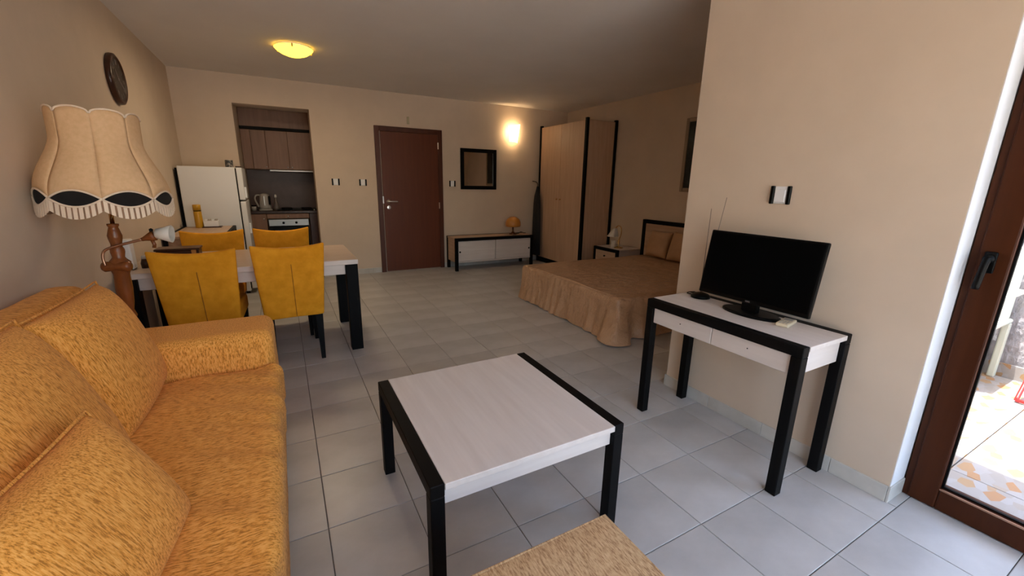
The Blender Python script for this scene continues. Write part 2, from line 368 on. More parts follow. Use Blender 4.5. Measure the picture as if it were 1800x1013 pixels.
tag(box('fascia_panel', KX0+.001, KN-.001, 5.43, 5.45, 1.995, 2.228, KIT, bev=0), 'brown filler panel above the kitchen wall cabinet', 'panel')
hd = thing('cooker_hood', (.16, 5.5, 1.40), 'slim silver cooker hood under the right wall cabinet doors', 'hood')
box('body', -.13, .43, 5.43, 5.75, 1.412, 1.438, BLACK, hd); box('front_strip', -.13, .43, 5.375, 5.43, 1.414, 1.436, STEEL, hd)
b1 = thing('base_cabinet', (-.33, 5.5, 0), 'narrow brown base cabinet left of the oven', 'cabinet')
box('carcass', KX0+.002, -.232, 5.222, 5.775, .0, .842, KIT, b1); dd = box('door', KX0+.004, -.234, 5.202, 5.221, .1, .838, KIT, b1); knob((-.265, 5.202, .775), dd, .012)
b2 = thing('oven_cabinet', (.03, 5.5, 0), 'brown base unit with drawer housing the built-in oven', 'cabinet')
box('carcass', -.230, .300, 5.35, 5.775, 0, .842, KIT, b2); dd = box('drawer', -.228, .298, 5.202, 5.221, .775, .838, KIT, b2); knob((.03, 5.202, .808), dd, .012)
ov = thing('oven', (.03, 5.25, .1), 'built-in oven with steel control panel and black glass', 'oven')
box('control_panel', -.215, .285, 5.195, 5.24,   .672, .765, STEEL, ov, bev=.004); dd = box('door', -.215, .285, 5.20, 5.24, .14, .665, GLOSSB, ov, bev=.004)
box('handle', -.15, .22, 5.165, 5.18, .60, .615, CHROME, dd); 
for a in (-.12, .19): box('handle_post', a, a+.012, 5.18, 5.20, .60, .615, CHROME, dd)
for x in (-.035, .125): knob((x, 5.195, .717), ov, .017, mat=GLOSSB)
box('body', -.21, .28, 5.24, 5.348, .14, .76, BLACK, ov)
tag(box('side_panel', .304, KN-.002, 5.203, 5.775, 0, .842, DARKBOX, bev=.002), 'dark brown panel filling the right end of kitchen base', 'panel')
tag(box('worktop', KX0+.002, KN-.002, 5.19, 5.775, .846, .882, noisy('dark_worktop', (.03, .015, .011), (.06, .03, .022), (40, 40, 40), rough=.25), bev=.004), 'dark brown kitchen worktop over oven and base cabinet', 'worktop')
hb = thing('hob', (.13, 5.47, .882), 'black hob set on the kitchen worktop', 'hob')
box('plate', -.10, .42, 5.24, 5.70, .8825, .892, GLOSSB, hb)
for x in (.03, .29):
    for y in (5.36, 5.58): MB().lathe([(.001, 0), (.07, 0), (.07, .012), (.001, .013)], (x, y, .892), 18).build('burner', BLACK, hb)
knob((.375, 5.25, .889), hb, .012)
k = thing('kettle', (-.235, 5.38, .882), 'grey electric kettle on the kitchen worktop', 'kettle')
GREYP = plain('grey_plastic', (.42, .38, .34), .35)
MB().lathe([(.001, 0), (.085, 0), (.088, .01), (.07, .022), (.001, .022)], (-.235, 5.38, .882), 20).build('base', GREYP, k, True)
MB().lathe([(.001, 0), (.072, 0), (.074, .03), (.062, .17), (.055, .195), (.02, .21), (.001, .212)], (-.235, 5.38, .904), 20).build('jug', GREYP, k, True)
MB().tube(bezier([(-.29, 5.37, 1.09), (-.335, 5.36, 1.085), (-.35, 5.36, 1.03), (-.315, 5.37, .93)], 6), .011).build('handle', GREYP, k, True)
MB().box(-.19, -.165, 5.31, 5.35, .96, 1.08, .008, 2).build('water_gauge', BLACK, k)
MB().box(-.248, -.232, 5.302, 5.316, .95, 1.08, .004, 1).build('highlight_strip', CHROME, k)
bt = thing('glass_carafe', (-.10, 5.40, .882), 'small clear glass carafe beside the kettle', 'carafe')
MB().lathe([(.001, 0), (.038, 0), (.04, .04), (.022, .10), (.014, .15), (.018, .17), (.001, .17)], (-.10, 5.40, .882), 16).build('body', plain('dark_glass', (.16, .13, .11), .08), bt, True)
MB().lathe([(.001, 0), (.012, 0), (.017, .02), (.010, .045), (.001, .047)], (-.10, 5.40, 1.053), 12).build('stopper', TUBE_FROST, bt, True)
jm = thing('coffee_jar', (-.375, 5.36, .882), 'small dark jar at the left end of the worktop', 'jar')
MB().lathe([(.001, 0), (.03, 0), (.03, .055), (.001, .055)], (-.375, 5.36, .882), 14).build('body', GREYP, jm, True); MB().lathe([(.001, 0), (.031, 0), (.031, .018), (.001, .019)], (-.375, 5.36, .937), 14).build('lid', BLACK, jm, True)

# ------------------------------------------------------------------ fridge and things by it
fr = thing('fridge', (-.68, 4.37, 0), 'white two-door fridge freezer in the back left corner', 'fridge')
box('body', -.955, -.447, 4.10, 4.66, .03, 1.43, WHITE, fr, bev=.008, seg=2)
for z0, z1, hz in ((.06, 1.062, .80), (1.078, 1.428, 1.20)):
    dd = box('door', -.436, -.382, 4.10, 4.66, z0, z1, WHITE, fr, bev=.008, seg=2)
    box('handle', -.382, -.362, 4.125, 4.145, hz-.10, hz+.02, WHITEP, dd, bev=.004)
box('gasket', -.447, -.436, 4.108, 4.652, .06, 1.42, BLACK, fr, bev=0); box('rear_grille', -.978, -.955, 4.13, 4.63, .05, 1.41, BLACK, fr, bev=0)
box('hinge_cap', -.44, -.385, 4.13, 4.19, 1.4285, 1.442, DARKBOX, fr)
for x in (-.92, -.48):
    for y in (4.14, 4.62): MB().lathe([(.001, 0), (.02, 0), (.015, .032), (.001, .032)], (x, y, 0), 10).build('foot', BLACK, fr)
cn = thing('tin_can', (-.50, 4.22, 1.43), 'small dark printed can on top of the white fridge', 'can')
MB().lathe([(.001, 0), (.036, 0), (.038, .004), (.038, .074), (.035, .078), (.001, .076)], (-.50, 4.22, 1.43), 20).build('body', noisy('printed_tin', (.03, .035, .04), (.35, .30, .26), (45, 45, 45), rough=.35, lo=.45, hi=.62), cn, True)
MB().lathe([(.033, 0), (.0365, .002), (.0365, .006), (.033, .007)], (-.50, 4.22, 1.502), 20).build('rim', CHROME, cn, True)

cs = thing('chest_of_drawers', (-.74, 3.62, 0), 'wood topped chest with black frame in front of the fridge', 'chest')
box('top', -.955, -.535, 3.15, 4.075, .776, .801, TANY, cs); 
for x0, x1 in ((-.982, -.955), (-.535, -.505)):
    box('frame_rail', x0, x1, 3.15, 4.08, .765, .803, BLACK, cs)
    for y0, y1 in ((3.15, 3.19), (4.04, 4.08)): box('leg', x0, x1, y0, y1, 0, .765, BLACK, cs)
box('carcass', -.955, -.535, 3.18, 4.05, .10, .774, TANY, cs)
for z in (.11, .33, .55):
    dd = box('drawer', -.535, -.517, 3.20, 4.03, z, z+.205, TANY, cs)
    for y in (3.40, 3.83): knob((-.517, y, z+.10), dd, .01, (1, 0, 0))
tm = thing('spray_can', (-.815, 3.93, .801), 'tall yellow canister standing on the chest before the fridge', 'canister')
YP = plain('yellow_can', (.52, .27, .012), .35)
MB().lathe([(.001, 0), (.034, 0), (.036, .006), (.036, .165), (.032, .172), (.001, .172)], (-.815, 3.93, .801), 20).build('body', YP, tm, True)
MB().lathe([(.001, 0), (.034, 0), (.034, .008), (.001, .008)], (-.815, 3.93, .973), 20).build('band', BLACK, tm, True)
MB().lathe([(.001, 0), (.036, 0), (.036, .055), (.030, .06), (.001, .06)], (-.815, 3.93, .981), 20).build('cap', YP, tm, True)
nb = thing('tissue_box', (-.715, 3.95, .801), 'small white box with papers beside the yellow canister', 'box')
box('box', -.775, -.645, 3.90, 3.99, .812, .872, WHITEP, nb); box('tray', -.79, -.62, 3.885, 4.0, .801, .812, DARKBOX, nb)
for i in range(4): MB().box(-.765+.03*i, -.742+.03*i, 3.915, 3.97, .872, .888+.004*(i % 2), .004).build('paper', [WHITEP, GREYP][i % 2], nb)

# ------------------------------------------------------------------ back wall things
def frame4(name, x0, x1, z0, z1, y0, y1, w, mat, parent):
    box(name, x0, x0+w, y0, y1, z0, z1, mat, parent); box(name, x1-w, x1, y0, y1, z0, z1, mat, parent)
    box(name, x0+w, x1-w, y0, y1, z0, z0+w, mat, parent); box(name, x0+w, x1-w, y0, y1, z1-w, z1, mat, parent)
mi = thing('wall_mirror', (2.735, D, 1.2), 'square wall mirror with thick black frame', 'mirror')
frame4('frame', 2.432, 3.040, 1.208, 1.818, D-.028, D, .055, BLACK, mi)
box('glass', 2.487, 2.985, D-.014, D-.006, 1.263, 1.763, MIRROR, mi, bev=0)
def switch_plate(c, ax, label, g):
    # white plate with dark cheeks on each side; ax: 'y' back wall, 'x' right wall
    t = thing('light_switch', c, label, 'switch', g)
    def bx(n, u0, u1, d0, d1, z0, z1, m, bev=.003):
        if ax == 'y': return box(n, c[0]+u0, c[0]+u1, c[1]-d1, c[1]-d0, c[2]+z0, c[2]+z1, m, t, bev)
        return box(n, c[0]-d1, c[0]-d0, c[1]+u0, c[1]+u1, c[2]+z0, c[2]+z1, m, t, bev)
    bx('plate', -.031, .031, 0, .008, -.042, .042, WHITEP); bx('rocker', -.026, .026, .008, .014, -.036, .026, WHITEP)
    for s in (-1, 1): bx('side_grip', s*.040-.009, s*.040+.009, 0, .014, -.044, .044, GLOSSB)
switch_plate((.637, D, 1.288), 'y', 'small white switch nearest the kitchen opening on back wall', 'wall switches')
switch_plate((.988, D, 1.286), 'y', 'small white switch just left of the brown door', 'wall switches')
switch_plate((2.298, D, 1.290), 'y', 'small white switch between the brown door and the mirror', 'wall switches')
switch_plate((XT, -.289, 1.282), 'x', 'grey white wall switch above the television', 'wall switches')

sn = thing('wall_sconce', (3.32, D, 2.07), 'lit cream glass wall lamp beside the wardrobe', 'lamp')
box('mount', 3.27, 3.37, D-.03, D, 2.0, 2.14, WHITEP, sn)
# slightly twisted glass sheet, open above and below
V, F = [], []
for i in range(9):
    a = -1+2*i/8
    for j in range(7):
        b_ = j/6; w_ = .075+.035*b_
        V.append((3.32+a*w_+.012*b_, D-.03-.085*math.sqrt(max(0, 1-.9*a*a)), 1.945+.26*b_+.03*a*(b_-.3)))
for i in range(8):
    for j in range(6): F.append((i*7+j, i*7+7+j, i*7+8+j, i*7+j+1))
me = MB().geo(V, F).build('glass_shade', emit('sconce_glass', (1, .80, .50), 1.3, (.9, .85, .7)), sn, True)
me.modifiers.new('thick', 'SOLIDIFY').thickness = .004
MB().lathe([(.001, -.02), (.022, -.014), (.026, 0), (.02, .02), (.012, .035), (.001, .036)], (3.32, D-.065, 2.09), 14).build('bulb', emit('sconce_bulb', (1, .68, .36), 75), sn, True)
box('clip', 3.262, 3.270, D-.105, D-.095, 2.10, 2.11, BLACK, sn, bev=.001)

cl = thing('ceiling_lamp', (.21, 3.18, H), 'round yellow glass ceiling lamp glowing softly', 'lamp')
MB().lathe([(.001, 0), (.15, 0), (.155, -.012), (.12, -.02), (.001, -.02)], (.21, 3.18, H), 32).build('mount', WHITEP, cl, True)
MB().lathe([(.001, -.085), (.06, -.080), (.11, -.062), (.15, -.035), (.163, -.018), (.158, -.016), (.10, -.05), (.001, -.07)], (.21, 3.18, H), 32).build('glass_dome', emit('yellow_glow_glass', (1, .60, .05), 2.0, (.8, .6, .1)), cl, True)
ld = bpy.data.lights.new('ceiling_lamp_glow', 'AREA'); ld.energy = 6; ld.color = (1, .80, .54); ld.shape = 'DISK'; ld.size = .28
lo_ = bpy.data.objects.new('ceiling_lamp_glow', ld); COL.objects.link(lo_); lo_.parent = cl; lo_.location = (0, 0, -.095)
for a in (.4, 2.5, 4.6): MB().box(-.006, .006, -.006, .006, -.04, -.012, .002).build('clip', BRASS, cl, shift=False).location = (.163*math.cos(a), .163*math.sin(a), 0)

# clock on the left wall
ck = thing('wall_clock', (XL, 2.702, 1.985), 'round dark wall clock high on the left wall', 'clock')
cm = Matrix.Translation((XL, 2.702, 1.985)) @ Matrix.Rotation(PI/2, 4, 'Y')
def onwall(mb, name, mat, smooth=False):
    bmesh.ops.transform(mb.bm, matrix=cm, verts=mb.bm.verts); return mb.build(name, mat, ck, smooth)
onwall(MB().lathe([(.001, 0), (.165, 0), (.170, .01), (.168, .03), (.150, .038), (.142, .026), (.001, .026)], (0, 0, 0), 40), 'case', DARKBOX, True)
onwall(MB().lathe([(.001, .0262), (.141, .0262), (.141, .028), (.001, .028)], (0, 0, 0), 40), 'dial', plain('clock_dial', (.022, .014, .010), .35))
NUM = plain('clock_numeral', (.22, .19, .17), .4)
for k_, s in enumerate(('XII', 'I', 'II', 'III', 'IIII', 'V', 'VI', 'VII', 'VIII', 'IX', 'X', 'XI')):
    mb = MB(); ang = -k_*PI/6; wd = {'I': .008, 'V': .014, 'X': .014}; tot = sum(wd[c_] for c_ in s); u = -tot/2
    for c_ in s:
        cx = u+wd[c_]/2; u += wd[c_]
        segs = [(0, 0)] if c_ == 'I' else ([(-.2, -.004), (.2, .004)] if c_ == 'V' else [(-.32, 0), (.32, 0)])
        for tilt, off in segs:
            t_ = MB().box(-.0014, .0014, -.016, .016, 0, .002)
            M = Matrix.Rotation(ang, 4, 'Z') @ Matrix.Translation((cx+off, .113, .028)) @ Matrix.Rotation(-tilt if c_ == 'V' else tilt, 4, 'Z')
            b_ = t_.bm; mb.add(b_, M)
    mb.bm.transform(Matrix.Rotation(PI/2, 4, 'Z')); onwall(mb, 'numeral', NUM)
for L, w_, a in ((.075, .006, 2.2), (.105, .0045, -.5)):
    mb = MB(); t_ = MB().box(-w_/2, w_/2, -.015, L, .029, .031); mb.add(t_.bm, Matrix.Rotation(a, 4, 'Z')); onwall(mb, 'hand', NUM)
onwall(MB().lathe([(.001, .026), (.008, .026), (.007, .034), (.001, .035)], (0, 0, 0), 12), 'hub', NUM, True)

# low bench with sliding doors
be = thing('low_bench', (2.855, 4.49, 0), 'low bench cabinet with black frame and two pale sliding doors', 'cabinet')
B0, B1, BF, BB = 2.180, 3.535, 4.29, 4.685
for y0, y1 in ((BF, BF+.045), (BB-.045, BB)):
    for x0 in (B0, B1-.045): box('leg', x0, x0+.045, y0, y1, 0, .455, BLACK, be)
    box('frame_rail', B0, B1, y0, y1, .455, .50, BLACK, be)
box('top', B0, B1, BF+.045, BB-.045, .475, .498, TANX, be); box('side_panel', B0+.008, B0+.03, BF+.045, BB-.045, .13, .475, TANY, be); box('side_panel', B1-.03, B1-.008, BF+.045, BB-.045, .13, .475, TANY, be)
box('bottom', B0+.03, B1-.03, BF+.02, BB-.045, .125, .15, PALEX, be); box('back_panel', B0+.03, B1-.03, BB-.06, BB-.048, .15, .475, TANX, be)
dd = box('sliding_door', B0+.047, 2.848, BF+.012, BF+.028, .152, .453, PALEX, be); dd2 = box('sliding_door', 2.858, B1-.047, BF+.016, BF+.032, .152, .453, PALEX, be)
for x, pr in ((B0+.075, dd), (B1-.075, dd2)): MB().lathe([(.001, 0), (.014, 0), (.014, .003), (.010, .004), (.001, .002)], (x, BF+.013, .29), 14, (0, -1, 0)).build('finger_pull', BLACK, pr)
ml = thing('mushroom_lamp', (3.265, 4.50, .5), 'small amber mushroom table lamp on the low bench', 'lamp')
MB().lathe([(.001, 0), (.062, 0), (.06, .012), (.03, .022), (.014, .05), (.012, .13), (.001, .13)], (3.265, 4.50, .5), 20).build('base', plain('copper_base', (.20, .09, .045), .25, .7), ml, True)
MB().lathe([(.118, .125), (.126, .15), (.122, .20), (.10, .245), (.06, .275), (.001, .288)], (3.265, 4.50, .5), 28).build('shade', AMBER, ml, True)
MB().tube(bezier([(3.32, 4.52, .506), (3.40, 4.55, .506), (3.46, 4.58, .52), (3.50, 4.56, .506), (3.52, 4.52, .506)], 6), .005, 6).build('cord', BLACK, ml, True)
gc = thing('hanging_garment', (3.752, 4.55, .08), 'dark narrow garment hanging between low bench and wardrobe', 'garment')
V, F = [], []
prof = [(1.27, .012, .012), (1.22, .02, .03), (1.12, .034, .07), (1.0, .042, .09), (.7, .045, .10), (.4, .047, .10), (.12, .048, .105)]
for z, a, b_ in prof:
    for i in range(24):
        t = 2*PI*i/24; rr = 1+.10*math.sin(5*t+z*2)*(1.3-z)
        V.append((3.752+a*rr*math.cos(t), 4.56+b_*rr*math.sin(t), z))
for k_ in range(len(prof)-1):
    for i in range(24): F.append((k_*24+i, k_*24+(i+1) % 24, k_*24+24+(i+1) % 24, k_*24+24+i))
F.append(list(range(24))); F.append([24*(len(prof)-1)+i for i in range(24)])
MB().geo(V, F).build('cloth', plain('black_cloth', (.012, .012, .013), .9), gc, True)
MB().tube(bezier([(3.752, 4.56, 1.26), (3.75, 4.56, 1.31), (3.725, 4.57, 1.34), (3.735, 4.66, 1.35), (3.735, 4.695, 1.35)], 6), .007, 8).build('hook', DARKBOX, gc, True)

# ------------------------------------------------------------------ wardrobe
wd_ = thing('wardrobe', (4.1, 4.03, 0), 'tall two-door wardrobe with black corner posts by the bed', 'wardrobe')
W0, WY0, WY1, WH = 3.825, 3.425, 4.64, 2.225
box('carcass', W0+.02, 4.385, WY0+.012, WY1-.012, .08, 2.20, TANZ, wd_)
for x, y in ((W0-.005, WY0-.005), (W0-.005, WY1-.040), (4.345, WY0-.005), (4.345, WY1-.040)): box('post', x, x+.045, y, y+.045, 0, WH, BLACK, wd_)
box('plinth', W0+.01, 4.38, WY0+.01, WY1-.01, .0, .08, BLACK, wd_)
for y0, y1, ky in ((WY0+.042, 4.031, 3.985), (4.034, WY1-.042, 4.08)):
    dd = box('door', W0, W0+.019, y0, y1, .085, 2.195, TANZ, wd_); knob((W0, ky, 1.08), dd, .012, (-1, 0, 0), BRASS)

# ------------------------------------------------------------------ bed
bd = thing('bed', (3.35, 1.82, 0), 'double bed with black framed headboard in the alcove', 'bed')
BX0, BX1, BY0, BY1, BT = 2.36, 4.31, 1.0, 2.66, .385
box('mattress', BX0+.04, BX1, BY0+.04, BY1-.04, .17, BT-.015, WHITEP, bd, bev=.03, seg=3)
box('base', BX0+.06, BX1, BY0+.06, BY1-.06, .05, .169, TANY, bd)
for y0, y1 in ((.93, .985), (2.655, 2.71)): box('headboard_post', 4.325, 4.38, y0, y1, 0, .865, BLACK, bd)
box('headboard_rail', 4.325, 4.38, .985, 2.655, .815, .865, BLACK, bd); box('headboard_panel', 4.335, 4.365, .985, 2.655, .15, .815, TANY, bd)
for x in (BX0+.12, BX1-.1):
    for y in (BY0+.12, BY1-.12): box('leg', x-.025, x+.025, y-.025, y+.025, 0, .05, BLACK, bd)
def spread():
    # perimeter of three hanging sides: far side, foot, near side; rings from the top edge to the floor
    from mathutils import noise
    pts = []; R = .07
    def arc(cx, cy, a0, a1, n):
        for i in range(n+1):
            a = a0+(a1-a0)*i/n; pts.append((cx+R*math.cos(a), cy+R*math.sin(a), math.cos(a), math.sin(a)))
    n1 = 70
    for i in range(n1): pts.append((BX1-.02-(BX1-.02-BX0-R)*i/n1, BY1, 0, 1))
    arc(BX0+R, BY1-R, PI/2, PI, 10)
    for i in range(1, 60): pts.append((BX0, BY1-R-(BY1-BY0-2*R)*i/60, -1, 0))
    arc(BX0+R, BY0+R, PI, 1.5*PI, 10)
    for i in range(1, n1+1): pts.append((BX0+R+(BX1-.02-BX0-R)*i/n1, BY0, 0, -1))
    V, F = [], []; P = len(pts)
    rings = [(-.035, BT), (-.012, BT-.006), (0, BT-.03)]+[(0, z) for z in (.30, .25, .20, .15, .10, .06, .03, .012)]
    s = 0; prev = pts[0]; arcl = []
    for p in pts: s += math.hypot(p[0]-prev[0], p[1]-prev[1]); arcl.append(s); prev = p
    cornerS = arcl[n1+10+59+5]
    for off, z in rings:
        d_ = max(0, (BT-.03-z)/(BT-.03))
        for i, p in enumerate(pts):
            q = arcl[i]
            w = .5+.5*math.sin(q*47+4.5*math.sin(q*5.3)+3.5*noise.noise(Vector((q*4.5, 3, z*2))))
            amp = .021*d_**.9*(.5+.9*abs(noise.noise(Vector((q*1.7, 0, 5)))))
            fl = .035*d_**2
            cb = math.exp(-((q-cornerS)/.10)**2); cp = math.exp(-((q-cornerS-.19)/.05)**2)
            ext = off+fl+amp*w*1.6+cb*.12*d_**1.6-cp*.06*d_
            dip = .010*noise.noise(Vector((p[0]*3, p[1]*3, 1))) if z > .3 else 0
            zz = z+dip
            if d_ > .93: zz = max(.006, z+.022*noise.noise(Vector((q*7, 1, 2))))
            V.append((p[0]+p[2]*ext, p[1]+p[3]*ext, zz))
    for k_ in range(len(rings)-1):
        for i in range(P-1): F.append((k_*P+i, k_*P+i+1, (k_+1)*P+i+1, (k_+1)*P+i))
    # top surface: join ring 0 far half with near half by strips along the bed
    half = P//2; M_ = 24; base = len(V); cols = []
    for i in range(half+1):
        a, b_ = V[i], V[P-1-i]; row = [i]
        for m in range(1, M_):
            t = m/M_; x = a[0]*(1-t)+b_[0]*t; y = a[1]*(1-t)+b_[1]*t
            z = BT+.004+.010*noise.noise(Vector((x*2.3, y*3.1, 7)))+.004*noise.noise(Vector((x*9, y*5, 4)))+.008*math.sin(PI*t)
            row.append(len(V)); V.append((x, y, z))
        row.append(P-1-i); cols.append(row)
    for i in range(half):
        for m in range(M_):
            q4 = [cols[i][m], cols[i+1][m], cols[i+1][m+1], cols[i][m+1]]
            q4 = list(dict.fromkeys(q4))
            if len(q4) >= 3: F.append(q4)
    return V, F
bs = MB().geo(*spread()); bs.geo([], [])
bso = bs.build('bedspread', SPREAD, None, True); md = bso.modifiers.new('sub', 'SUBSURF'); md.levels = md.render_levels = 1
tag(bso, 'brown satin bedspread hanging in folds over the double bed', 'bedspread')
def pillow_mesh(w, h, t, n=18, pinch=.10, edge=.012, wob=.006, seed=0):
    """soft cushion in its own plane: width w along X, height h along Y, thickness t along Z"""
    from mathutils import noise
    V, F = [], []; N2 = n+1
    for side in (1, -1):
        for i in range(N2):
            for j in range(N2):
                u, v = -1+2*i/n, -1+2*j/n
                fx = 1-pinch*(1-abs(v)**2.2)*abs(u)**3*.5; fy = 1-pinch*(1-abs(u)**2.2)*abs(v)**3*.5
                th = ((1-abs(u)**2.6)*(1-abs(v)**2.6))**.42
                z = side*(t/2*th+edge*(1-th)*.0)
                x, y = u*w/2*fx, v*h/2*fy
                z += wob*noise.noise(Vector((x*7+seed, y*7, side*3)))*th
                V.append((x, y, z))
    for s in (0, 1):
        o = s*N2*N2
        for i in range(n):
            for j in range(n):
                q = (o+i*N2+j, o+(i+1)*N2+j, o+(i+1)*N2+j+1, o+i*N2+j+1); F.append(q if s == 0 else q[::-1])
    return V, F
def frame_from(center, xdir, ydir):
    x = Vector(xdir).normalized(); z = x.cross(Vector(ydir)).normalized(); y = z.cross(x)
    m = Matrix((x, y, z)).transposed().to_4x4(); m.translation = Vector(center); return m
def pillow(name, w, h, t, center, xd, yd, mat, label, cat='cushion', group=None, seam=None, **kw):
    me = bpy.data.meshes.new(name); mb = MB(); mb.geo(*pillow_mesh(w, h, t, **kw)); bmesh.ops.remove_doubles(mb.bm, verts=mb.bm.verts, dist=1e-5)
    bmesh.ops.recalc_face_normals(mb.bm, faces=mb.bm.faces); mb.bm.to_mesh(me); mb.bm.free()
    o = link(name, me, mat, None, True); o.matrix_world = frame_from(center, xd, yd)
    md = o.modifiers.new('sub', 'SUBSURF'); md.levels = md.render_levels = 1
    if seam:
        pts = []
        n = 14; pinch = kw.get('pinch', .10)
        for side in range(4):
            for i in range(n):
                s_ = -1+2*i/n; k_ = 1-pinch*(1-abs(s_)**2.2)*.5
                u, v = ((s_, -k_), (k_, s_), (-s_, k_), (-k_, -s_))[side]
                pts.append((u*w/2, v*h/2, 0))
        pts.append(pts[0]); MB().tube(pts, seam, 6).build('piping', mat, o, True, shift=False)
    return tag(o, label, cat, group)
pillow('pillow', .36, .36, .14, (4.225, 2.30, .575), (0, -1, .0), (.30, 0, .95), PILLOW, 'brown satin pillow leaning on headboard, nearer the nightstand', 'pillow', 'pillows on the bed', seed=3)
pillow('pillow', .38, .38, .14, (4.215, 1.92, .585), (0, -1, .0), (.30, 0, .95), PILLOW, 'brown satin pillow leaning on headboard, half hidden by the wall corner', 'pillow', 'pillows on the bed', seed=9)

# nightstand
ns = thing('nightstand', (4.15, 2.99, 0), 'small nightstand with black framed drawer beside the bed', 'nightstand')
NX, NY0, NY1, NZ = 3.935, 2.745, 3.245, .445
box('carcass', NX+.02, 4.38, NY0+.01, NY1-.01, .10, NZ-.022, PALEX, ns); box('top', NX+.04, 4.385, NY0, NY1, NZ-.022, NZ, PALEX, ns)
for y in (NY0, NY1-.04): box('frame_post', NX, NX+.04, y, y+.04, 0, NZ-.04, BLACK, ns); box('leg', 4.33, 4.37, y, y+.04, 0, .10, BLACK, ns)
box('frame_rail', NX, NX+.04, NY0, NY1, NZ-.04, NZ+.001, BLACK, ns)
dd = box('drawer', NX+.008, NX+.02, NY0+.043, NY1-.043, .26, NZ-.043, TANY, ns); knob((NX+.008, 2.995, .335), dd, .012, (-1, 0, 0), BLACK)
box('drawer', NX+.008, NX+.02, NY0+.043, NY1-.043, .11, .255, TANY, ns)
tl = thing('bedside_lamp', (4.12, 2.93, NZ), 'small lamp with white glass shade on the nightstand', 'lamp')
MB().lathe([(.001, 0), (.065, 0), (.062, .01), (.03, .018), (.012, .03), (.014, .10), (.008, .12), (.001, .12)], (4.12, 2.93, NZ), 20).build('base', BRASS, tl, True)
MB().tube(bezier([(4.12, 2.93, NZ+.11), (4.125, 2.90, NZ+.2), (4.12, 2.905, NZ+.29), (4.10, 2.94, NZ+.315), (4.085, 2.97, NZ+.28)], 8), .007, 8).build('arm', BRASS, tl, True)
sh = MB()
V, F = [], []
for k_, (r, z) in enumerate([(.02, 0), (.04, -.02), (.058, -.06), (.068, -.10), (.075, -.115)]):
    for i in range(24):
        t = 2*PI*i/24; rr = r*(1+(.10*math.cos(6*t) if k_ > 2 else 0)); V.append((4.08+rr*math.cos(t)-.01*k_*.5, 2.975+rr*math.sin(t)+.006*k_, NZ+.275+z))
for k_ in range(4):
    for i in range(24): F.append((k_*24+i, k_*24+(i+1) % 24, k_*24+24+(i+1) % 24, k_*24+24+i))
sh.geo(V, F).build('glass_shade', TUBE_FROST, tl, True)
MB().lathe([(.001, 0), (.035, 0), (.033, .10), (.001, .10)], (4.075, 2.985, NZ), 16).build('glass_stem', TUBE_FROST, tl, True)

# picture on the alcove wall
pc = thing('framed_picture', (XR, 1.83, 1.68), 'dark framed picture on the wall above the bed', 'picture')
PF = plain('beige_frame', (.34, .25, .17), .5)
for y0, y1, z0, z1 in ((2.155, 2.20, 1.25, 2.11), (1.46, 1.505, 1.25, 2.11), (1.505, 2.155, 1.25, 1.295), (1.505, 2.155, 2.065, 2.11)): box('frame', XR-.03, XR, y0, y1, z0, z1, PF, pc, bev=.006)
box('canvas', XR-.018, XR-.004, 1.505, 2.155, 1.295, 2.065, noisy('dark_painting', (.008, .010, .010), (.05, .065, .06), (4, 4, 4), lo=.4, hi=.75, rough=.35), pc, bev=0)

# ------------------------------------------------------------------ dining table and chairs
dt = thing('dining_table', (-.26, 2.225, 0), 'pale dining table with thick black legs behind the sofa', 'table')
TX0, TX1, TY0, TY1, TZ = -.965, .437, 1.805, 2.64, .730
tt = box('tabletop', TX0, TX1, TY0, TY1, TZ-.036, TZ-.001, PALEX, dt, bev=.002)
box('reflection_sheet', TX0+.002, TX1-.002, TY0+.002, TY1-.002, TZ-.0012, TZ, noisy('table_reflection_tan', (.44, .33, .26), (.53, .41, .33), (2.2, 30, 30), detail=5, rough=.3, lo=.3, hi=.7), tt, bev=0)  # darker copy of the pale wood: tan wall reflection painted onto the top
for x in (TX0+.004, TX1-.090):
    for y in (TY0+.004, TY1-.090): box('leg', x, x+.086, y, y+.086, 0, TZ-.0365, BLACK, dt)
for y in (TY0+.03, TY1-.05): box('apron', TX0+.092, TX1-.092, y, y+.02, TZ-.115, TZ-.0365, PALEX, dt)
for x in (TX0+.03, TX1-.05): box('apron', x, x+.02, TY0+.092, TY1-.092, TZ-.115, TZ-.0365, PALE, dt)

